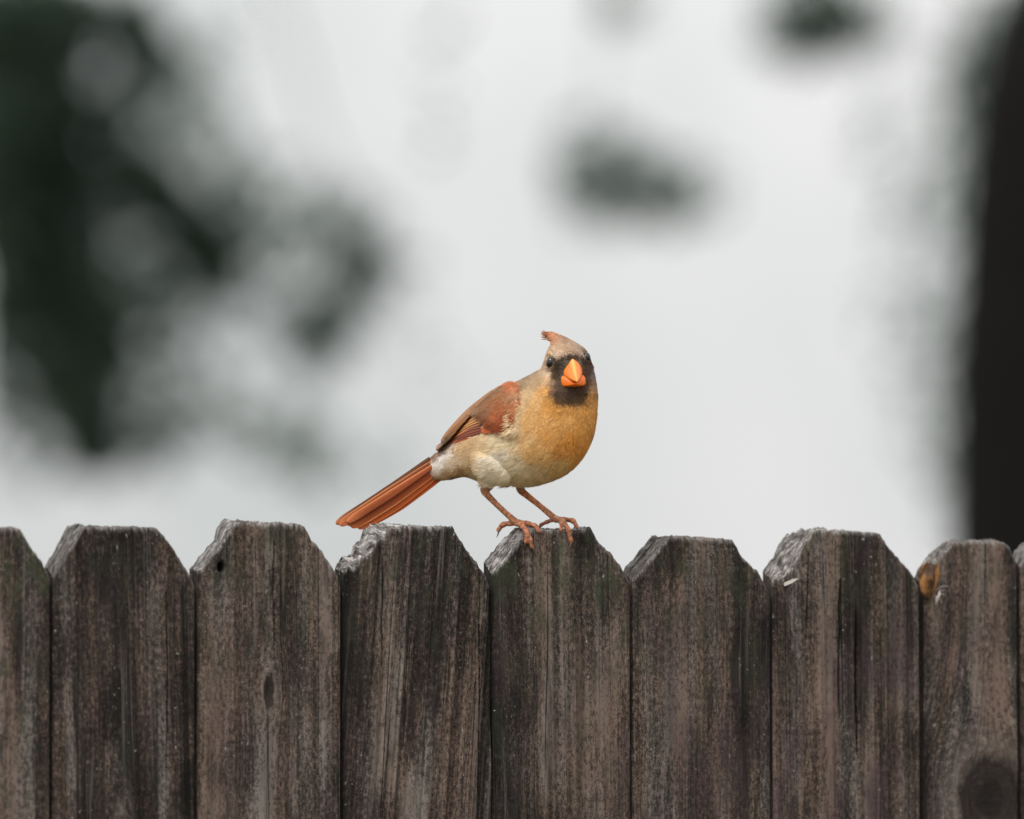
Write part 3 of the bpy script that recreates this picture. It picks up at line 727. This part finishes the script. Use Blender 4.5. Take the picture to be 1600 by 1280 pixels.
def wing_feathers(mirror=False):
    wg = empty('wing'); wg.parent = bird
    made = []
    DK = (66,48,42)
    FL_ = [
     ([(752,660),(715,684),(681,703)], 12, ((135,112,96), (150,126,108), (125,98,80), (160,134,118)), .0004),
     ([(782,674),(742,681),(705,691)], 8, (DK, (190,92,48), (120,80,62), DK), .0008),
     ([(782,672),(738,678),(699,693)], 8, (DK, (214,100,46), (60,46,42), (96,76,66)), .0011),
     ([(780,668),(735,675),(695,694)], 8, ((70,48,40), (226,104,44), (60,46,42), (90,70,60)), .0014),
     ([(776,664),(732,671.5),(692,695)], 7, ((60,46,44), (205,104,56), (54,42,40), (100,80,68)), .0017),
     ([(772,616),(734,643),(690,690)], 10, ((150,122,100), (146,124,106), (150,118,92), (140,116,98)), .0016),
     ([(770,624),(728,651),(689,692)], 10, ((150,112,84), (160,132,108), (160,122,92), (140,114,94)), .0020),
     ([(764,660),(733,668.5),(697,690)], 5, ((80,50,38), (226,150,80), (60,46,42), (110,88,74)), .0024),
     ([(762,655),(733,665),(696,688)], 4.6, ((120,76,46), (236,182,110), (80,50,38), (130,104,82)), .0027),
     ([(760,651),(732,661.5),(695,687)], 4.6, ((120,76,46), (240,188,118), (90,54,38), (130,104,82)), .0030),
     ([(758,647),(730,658.5),(694,686)], 4.6, ((124,80,50), (232,178,110), (96,58,40), (140,112,90)), .0033),
     ([(757,642),(728,656),(694,685)], 5, ((140,98,66), (206,156,104), (110,68,46), (140,112,90)), .0036)]
    for i, (pts, wd, cols, lf) in enumerate(FL_):
        made.append(blade('wing_feather', pts, wd, cols, wg, lift=lf*.6, nl=24, tip=.7, lower=i+20, ep=1.6, camber=.0004))
    # coverts: overlapping rows laid from the rear forward
    rows = [((756,624),(784,668),11,31,.0024),((766,616),(791,664),11,31,.0026),((776,610),(796,657),10,30,.0028),((786,606),(801,647),9,27,.0029),((796,603),(805,636),8,24,.0030)]
    rnd = random.Random(3)
    for ri, (a, b, n, ln, lf) in enumerate(rows):
        for j in range(n):
            t = j/(n-1); x = a[0]+(b[0]-a[0])*t+rnd.uniform(-2, 2)+4*math.sin(t*3); y = a[1]+(b[1]-a[1])*t+rnd.uniform(-1.5, 1.5)
            ang = R(222-28*t+rnd.uniform(-4, 4)) ; dx, dy = math.cos(ang), -math.sin(ang)
            base = np.array([(150,118,90),(158,112,78),(156,106,70),(162,108,70),(148,96,62)][int(rnd.random()*5)], float)
            if t > .8: base = np.array((168,86,52.)) if rnd.random() < .6 else np.array((132,80,56.))
            if t < .25: base = np.array((146,112,86.))
            if ri >= 3 and t < .35: base = np.array((186,116,84.))
            ed = np.clip(base*1.14, 0, 255); L_ = ln*rnd.uniform(.85, 1.1)
            made.append(blade('covert_feather', [(x+6, y-5),(x+dx*L_*.5, y+dy*L_*.5+1.5*(1-t)),(x+dx*L_, y+dy*L_)], 10, (base, ed, ed*.92, ed), wg, lift=lf-.0016*0+rnd.uniform(0, .0003), nl=9, tip=.45, lower=ri*9+j, camber=.00025, ep=4))
    return wg, made
wing, wf = wing_feathers()
# the far wing is the mirror image of the near one about the body's middle plane
wing2 = wing.copy(); COL.objects.link(wing2); wing2.parent = bird; wing2.scale = (1, -1, 1); wing2.location = (0, .008, .0)
for f in wf:
    c_ = f.copy(); COL.objects.link(c_); c_.parent = wing2

# fine body feathers
WPOLY = [(803,603),(799,632),(789,650),(789,671),(760,676),(700,700),(678,706),(700,672),(740,634),(775,607),(798,600)]
def inpoly(x, y, poly):
    ins = np.zeros(len(x), bool); n = len(poly)
    for i in range(n):
        x0, y0 = poly[i]; x1, y1 = poly[(i+1) % n]
        c = ((y0 > y) != (y1 > y)) & (x < (x1-x0)*(y-y0)/(y1-y0+1e-9)+x0); ins ^= c
    return ins
pv = BV[polys]; ar = np.linalg.norm(np.cross(pv[:, 1]-pv[:, 0], pv[:, 2]-pv[:, 0]), axis=1)
NSTR = 135000
pick = rng.choice(len(polys), NSTR, p=ar/ar.sum())
w4 = rng.dirichlet([1, 1, 1, 1], NSTR)
RP = np.einsum('ij,ijk->ik', w4, pv[pick]); RN = np.einsum('ij,ijk->ik', w4, BN[polys[pick]]); RN /= np.linalg.norm(RN, axis=1, keepdims=True)+1e-9
kd = KDTree(len(LV)); 
for i, v in enumerate(LV): kd.insert(Vector(v), i)
kd.balance()
near = np.array([kd.find(Vector(p))[1] for p in RP]); fl = FL[near]
fl = fl-RN*np.sum(fl*RN, 1, keepdims=True); fl /= np.linalg.norm(fl, axis=1, keepdims=True)+1e-9
x, y = topx(RP)
COV = [(798,601),(812,606),(807,650),(800,675),(778,674),(756,657),(744,646),(772,612)]
cov_m = inpoly(x+rng.normal(0, 2, NSTR), y+rng.normal(0, 2, NSTR), COV) & (RP[:, 1] < 0)
keep = (y < 757)
keep &= ~(inpoly(x, y, WPOLY) & (np.abs(RP[:, 1]) > .003)) | cov_m
keep &= ~((np.abs(x-892) < 17) & (y > 567) & (y < 603) & (RP[:, 1] < fy+.006))
keep &= ~((((x-862)/6.5)**2+((y-569.5)/7.5)**2 < 1) & (RP[:, 1] < 0))
keep &= ~((((x-915)/4)**2+((y-561)/6)**2 < 1) & (RP[:, 1] < 0))
# face: feathers radiate away from the bill
rad = np.stack([x-893, np.zeros_like(x), -(y-585)], 1); rad /= np.linalg.norm(rad, axis=1, keepdims=True)+1e-9
fm = (np.exp(-(((x-893)/34)**2+((y-585)/38)**2))*(RP[:, 1] < 0))[:, None]
fl = fl*(1-fm)+rad*fm
hw = (sstep(585, 566, y)*(x > 845))[:, None]*(1-.6*fm)
hd = np.array([[-.72, .55, .42]]); hd = hd-RN*np.sum(hd*RN, 1, keepdims=True)
fl = fl*(1-hw)+hd*hw
body_w = sstep(560, 660, y)[:, None]
fl = fl+np.array([[0, 0, -.35]])*body_w*(x > 790)[:, None]
cl2 = fbm(x*.10, y*.10, 2)[:, None]; sw = np.cross(RN, fl); fl = fl+sw*(cl2*1.1+rng.normal(0, .12, (NSTR, 1)))
fl /= np.linalg.norm(fl, axis=1, keepdims=True)+1e-9
ln = np.where(y < 640, .0030, .0056)+.0035*np.exp(-(((x-775)/35)**2+((y-725)/35)**2))
ln = np.where((x > 858) & (y > 555) & (y < 612), .0017, ln)
ln = np.where((y < 556) & (x > 850), .0026, ln); ln = np.where((y < 533) & (x < 876), .0042, ln); ln = np.where(x < 700, .0052, ln)
edge = inpoly(x, y, [(802,606),(822,602),(822,650),(812,682),(795,680),(796,650)]); ln = np.where(edge, .0085, ln)
ln = np.where(cov_m, .0052, ln)
cdir = np.array([[-.80, 0, -.60]])+.25*np.stack([0*x, 0*x, (x-780)/30], 1)*np.array([[0, 0, -1]])
cdir = cdir-RN*np.sum(cdir*RN, 1, keepdims=True); cdir /= np.linalg.norm(cdir, axis=1, keepdims=True)
fl = np.where(cov_m[:, None], cdir+rng.normal(0, .07, (NSTR, 3)), fl); fl /= np.linalg.norm(fl, axis=1, keepdims=True)
ln = ln*rng.uniform(.6, 1.25, NSTR)
CS = np.array([(760,622,140,112,90),(748,640,150,118,88),(775,612,138,112,92),(790,608,150,118,94),(801,609,184,108,72),(808,614,184,118,82),(806,626,172,124,92),(790,622,164,114,78),(775,635,160,108,76),
 (765,648,140,98,72),(790,640,170,102,64),(800,640,172,108,72),(780,655,166,94,58),(795,660,158,82,48),(785,670,140,70,42),(800,672,120,64,42),(760,658,120,74,52),(772,668,130,70,44)], float); CSL = s2l(CS[:, 2:])
dd = (x[:, None]-CS[None, :, 0])**2+(y[:, None]-CS[None, :, 1])**2+6; ww = 1/dd**2; ww /= ww.sum(1, keepdims=True)
col_ = np.where(cov_m[:, None], ww@CSL, plum(RP, 2.2))*np.exp(rng.normal(0, .11, NSTR))[:, None]
clump = 1+.22*fbm(x*.22, y*.22, 12)[:, None]; col_ = np.clip(col_*clump, .004, .92)
offm = np.where(cov_m, .0031, 0)
sel = np.where(keep)[0]; n = len(sel)
RP, RN, fl, ln, col_ = RP[sel], RN[sel], fl[sel], ln[sel][:, None], col_[sel]
side = np.cross(RN, fl); side /= np.linalg.norm(side, axis=1, keepdims=True)+1e-9
wd = (.00017+.00014*rng.random((n, 1)))*np.where(ln > .003, 1.15, .8)
lay = np.exp(-((topx(RP)[0]-804)/10)**2)*sstep(606, 618, topx(RP)[1])*sstep(686, 676, topx(RP)[1])*(RP[:, 1] < 0)
b0 = RP-RN*.0003+RN*(np.maximum(.0052*lay, offm[sel])[:, None]); RP = RP+(b0-RP)+RN*.0003; liftm = rng.uniform(.02, .15, (n, 1))
b1 = RP+fl*ln*.5+RN*(ln*.5*(liftm+.10)); b2 = RP+fl*ln+RN*ln*liftm*.7
SV = np.stack([b0-side*wd, b0+side*wd, b1-side*wd*.9, b1+side*wd*.9, b2], 1).reshape(-1, 3)
i5 = np.arange(n)[:, None]*5
quad = (i5+np.array([[0, 1, 3, 2]])).tolist(); tri = (i5+np.array([[2, 3, 4]])).tolist()
SC = np.repeat(col_, 5, 0)
plm = mesh_obj('body_feathers', SV, quad+tri, vcol('down_feather', .8, .12, 600, .05, 0), bird, True, dict(tint=SC)); plm['kind'] = 'stuff'
# ragged crest tips
V = []; Fc = []; C = []
rnd = random.Random(5)
for k in range(80):
    t = rnd.random(); x0, y0 = 860+t*12, 526+rnd.uniform(-4, 8)
    tx, ty = 844+t*10+rnd.uniform(-2, 4), 519.5+(y0-523)*.9+rnd.uniform(-1, 2.5)
    yy = .004+rnd.uniform(-.004, .004)
    a, e = L(x0, y0, yy-.002), L(tx, ty, yy+.002); mid = (a+e)/2+Vector((0,0,.0008)); sdv = Vector((0, 0, .00036))
    o_ = len(V); V += [a-sdv, a+sdv, mid-sdv*.8, mid+sdv*.8, e]; Fc += [(o_, o_+1, o_+3, o_+2), (o_+2, o_+3, o_+4)]
    c = s2l((138+rnd.random()*50, 98+rnd.random()*22, 76)); C += [c]*5
cf = mesh_obj('crest_feathers', [list(v) for v in V], Fc, bpy.data.materials['down_feather'], bird, True, dict(tint=C)); cf['kind'] = 'stuff'

# ------------------------------------------------------------ trees far out of focus
def leaf_mesh(name, centers, mat, parent, size):
    n = len(centers); c = np.asarray(centers)
    a = rng.normal(size=(n, 3)); a /= np.linalg.norm(a, axis=1, keepdims=True)
    b = rng.normal(size=(n, 3)); b -= a*np.sum(a*b, 1, keepdims=True); b /= np.linalg.norm(b, axis=1, keepdims=True)
    up = np.cross(a, b)
    s = size*rng.uniform(.7, 1.3, (n, 1))
    V = np.stack([c-a*s, c-a*s*.2+b*s*.42+up*s*.12, c+a*s*.5+b*s*.30, c+a*s, c+a*s*.5-b*s*.30, c-a*s*.2-b*s*.42+up*s*.12], 1).reshape(-1, 3)
    i = np.arange(n)[:, None]*6
    F_ = (i+np.array([[0,1,2,3]])).tolist()+(i+np.array([[0,3,4,5]])).tolist()
    return mesh_obj(name, V, F_, mat, parent, False)
def world_px(px, py, Y): return at_y(px, py, Y)
def scatter(cl, Y, size):
    """leaf sprays: picture centre and radii of each spray at depth Y, and how much light it stops"""
    m = (Y+DIST)/DIST*.0005; out = []
    for (px, py, rx, ry, cov) in cl:
        area = math.pi*rx*ry*m*m; la = size*size*.95*.55
        n = int(max(3, -math.log(max(.005, 1-cov))*area/la*2.6))
        c = world_px(px, py, Y)
        r_ = rng.normal(size=(n, 3)); r_ /= np.linalg.norm(r_, axis=1, keepdims=True); r_ *= rng.random((n, 1))**.40
        out.append(np.array(c)[None]+r_*np.array([[rx*m*1.22, (rx+ry)*.6*m, ry*m*1.22]]))
    return np.concatenate(out)
def limbs(name, paths, mat, parent):
    V = []; Fc = []
    for pts, r0, r1 in paths:
        P = catmull([list(p) for p in pts], len(pts)*6); rr = np.linspace(r0, r1, len(P))
        rr = rr*(1+.12*np.array([fbm(i*.35, r0*90, 4) for i in range(len(P))]))
        v, f = tube_pts([Vector(p) for p in P], rr, 14)
        Fc += [tuple(i+len(V) for i in q_) for q_ in f]; V += [list(x) for x in v]
    return mesh_obj(name, V, Fc, mat, parent)
def crown_extra(c, rad, n, sp=.5):
    """leafy masses of the crown beyond the frame, kept above the part in view"""
    out = []
    for k in range(n):
        d_ = rng.normal(size=3); d_ /= np.linalg.norm(d_); p = np.array(c)+d_*np.array(rad)*rng.random()**.4
        out.append(p[None]+rng.normal(size=(140, 3))*sp)
    return np.concatenate(out)

YA = 18.3
def wA(px, py, dy=0): return world_px(px, py, YA+dy)
CLA = [(40,40,110,80,.95),(140,10,60,40,.55),(212,46,40,60,.93),(248,92,40,34,.70),(100,140,60,60,.45),(36,200,84,120,.93),(160,235,60,66,.60),(165,165,66,56,.60),(30,330,80,90,.945),
 (150,310,70,66,.62),(96,425,64,72,.945),(24,470,56,60,.96),(225,268,40,36,.94),(262,325,48,40,.955),(300,372,50,44,.98),(335,415,42,46,.965),(352,448,28,28,.93),(215,430,84,90,.46),(240,505,70,60,.36),
 (130,520,62,60,.965),(165,560,60,34,.96),(115,600,58,60,.955),(130,655,54,52,.955),(152,700,42,44,.945),(25,570,60,60,.62),(20,640,50,50,.42),(310,490,70,60,.30),(360,350,70,60,.32),
 (290,120,60,50,.28),(270,190,90,76,.32),(330,80,60,50,.12),(540,345,70,56,.30),(568,395,52,52,.46),(572,435,44,42,.40),(520,490,74,54,.36),(495,545,42,42,.50),(492,580,28,28,.4),(455,510,50,40,.38),
 (440,400,120,100,.18),(410,320,120,70,.18),(330,260,80,60,.2),(440,685,80,60,.30),(60,700,60,60,.16),(225,640,80,70,.36),(230,700,60,50,.32),(330,610,90,60,.10),(300,660,90,50,.16),(520,730,110,40,.20),(350,540,60,40,.12),(620,470,50,80,.10),(30,740,60,40,.12)]
tA = empty('leafy_tree', (wA(-330, 0)[0], YA+.6, 0), label='broadleaf tree with drooping dark green boughs far behind the left pickets', cat='tree')
base = Vector(tA.location)
def rel(p): return Vector(p)-base
lv = scatter(CLA, YA, .034)-np.array(base)[None]
ext = crown_extra(rel(wA(-560, -1500, 1.5)), (3.0, 2.4, 2.4), 60)
mz = rel(wA(0, -60))[2]; ext = ext[(ext[:, 2] > mz+.2)]
leaf_mesh('crown', np.concatenate([lv, ext]), M_LEAF, tA, .034)
limbs('trunk', [([(0,0,-.2), (.05,0,1.5), tuple(rel(wA(-330, 200, .5))), tuple(rel(wA(-380, -900, .6))), tuple(rel(wA(-420, -2000, .8)))], .26, .10),
  ([tuple(rel(wA(-330, 200, .5))), tuple(rel(wA(-120, 40, .3))), tuple(rel(wA(20, 60, 0))), tuple(rel(wA(40, 320, 0))), tuple(rel(wA(110, 480, 0))), tuple(rel(wA(145, 680, 0)))], .10, .012),
  ([tuple(rel(wA(20, 90))), tuple(rel(wA(150, 200))), tuple(rel(wA(300, 360))), tuple(rel(wA(350, 440)))], .03, .006),
  ([tuple(rel(wA(-380, -500, .6))), tuple(rel(wA(0, -300, .4))), tuple(rel(wA(380, -80, .1))), tuple(rel(wA(500, 200, 0))), tuple(rel(wA(570, 400, 0))), tuple(rel(wA(495, 570, 0)))], .010, .003)], M_BARK2, tA)

YC = 19.5
def wC(px, py, dy=0): return world_px(px, py, YC+dy)
CLC = [(928,250,66,60,.34),(925,310,62,52,.32),(1018,302,84,56,.36),(970,280,80,60,.20),(1066,300,66,56,.26),(1268,20,74,62,.66),(1240,60,60,46,.36),(1310,55,66,46,.36),(1350,30,60,50,.34),
 (975,10,50,34,.34),(1560,40,60,60,.50),(1500,90,50,60,.22),(1400,260,60,120,.08),(1400,320,46,60,.08),(1420,480,60,80,.12),(1440,600,60,90,.14),(1470,720,50,90,.12),(1490,300,40,200,.30),(1490,650,34,200,.30),(1530,130,50,90,.35),(700,120,40,120,.04),(690,620,60,60,.04)]
tC = empty('leafy_tree', (wC(1900, 0)[0], YC+.5, 0), label='distant tree with thin hanging leaf sprays in the upper right, behind the dark trunk', cat='tree')
base = Vector(tC.location)
lv = scatter(CLC, YC, .034)-np.array(base)[None]
ext = crown_extra(rel(wC(1950, -1700, 1.0)), (3.2, 2.4, 2.2), 60)
mz = rel(wC(0, -110))[2]; ext = ext[(ext[:, 2] > mz+.2)]
leaf_mesh('crown', np.concatenate([lv, ext]), M_LEAF, tC, .034)
limbs('trunk', [([(0,0,-.2), (-.05,0,1.5), tuple(rel(wC(1930, 200, .5))), tuple(rel(wC(1950, -900, .6))), tuple(rel(wC(1980, -2000, .8)))], .24, .10),
  ([tuple(rel(wC(1930, -300, .5))), tuple(rel(wC(1600, -260, .3))), tuple(rel(wC(1280, -120, 0))), tuple(rel(wC(1265, 50, 0)))], .014, .003),
  ([tuple(rel(wC(1600, -260, .3))), tuple(rel(wC(1200, -330, .2))), tuple(rel(wC(980, -150, 0))), tuple(rel(wC(935, 120, 0))), tuple(rel(wC(930, 300, 0)))], .008, .002),
  ([tuple(rel(wC(1930, 100, .5))), tuple(rel(wC(1600, 150, .2))), tuple(rel(wC(1450, 350, 0))), tuple(rel(wC(1460, 700, 0)))], .012, .002)], M_BARK2, tC)

# near dark trunk at the right edge
YT = 7.5
def wT(px, py, dy=0): return world_px(px, py, YT+dy)
ew = []     # left edge of the trunk as seen -> axis
R0 = .25; mT = (YT+DIST)/DIST*.0005
path = []
for (ex, ey) in ((1506,1500),(1508,1100),(1508,860),(1509,700),(1512,560),(1520,470),(1526,380),(1532,300),(1544,200),(1560,110),(1590,20),(1640,-120),(1700,-400),(1760,-900)):
    p = wT(ex-22, ey); path.append((p.x+R0, p.y, p.z))
tT = empty('tree_trunk', (path[0][0], YT, 0), label='near black tree trunk standing behind the fence at the right edge', cat='tree')
b_ = Vector(tT.location)
pts = [Vector((0, 0, -.2)), Vector((0, 0, .6))]+[Vector(p)-b_ for p in path]
P = catmull([list(p) for p in pts], 120)
V = []; Fc = []; ns = 64
for i, p in enumerate(P):
    for k in range(ns):
        a_ = 2*math.pi*k/ns; r_ = R0*(1+.03*fbm(k/ns*18 % 18, p[2]*2.2, 3)+(.35*math.exp(-p[2]/.18) if p[2] > 0 else .35))
        V.append((p[0]+math.cos(a_)*r_, p[1]+math.sin(a_)*r_, p[2]))
    if i:
        for k in range(ns): Fc.append(((i-1)*ns+k, (i-1)*ns+(k+1) % ns, i*ns+(k+1) % ns, i*ns+k))
Fc.append(tuple(range(len(V)-ns, len(V))))
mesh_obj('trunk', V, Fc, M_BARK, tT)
top = Vector(P[-1])
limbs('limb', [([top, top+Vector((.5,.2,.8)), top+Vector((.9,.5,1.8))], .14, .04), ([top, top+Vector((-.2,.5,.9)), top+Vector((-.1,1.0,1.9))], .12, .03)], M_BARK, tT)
ce = crown_extra(top+Vector((.5, .9, 2.2)), (1.6, 1.4, 1.0), 40, .3)
ce = ce[ce[:, 2] > top.z+.3]
leaf_mesh('crown', ce, M_LEAF, tT, .034)
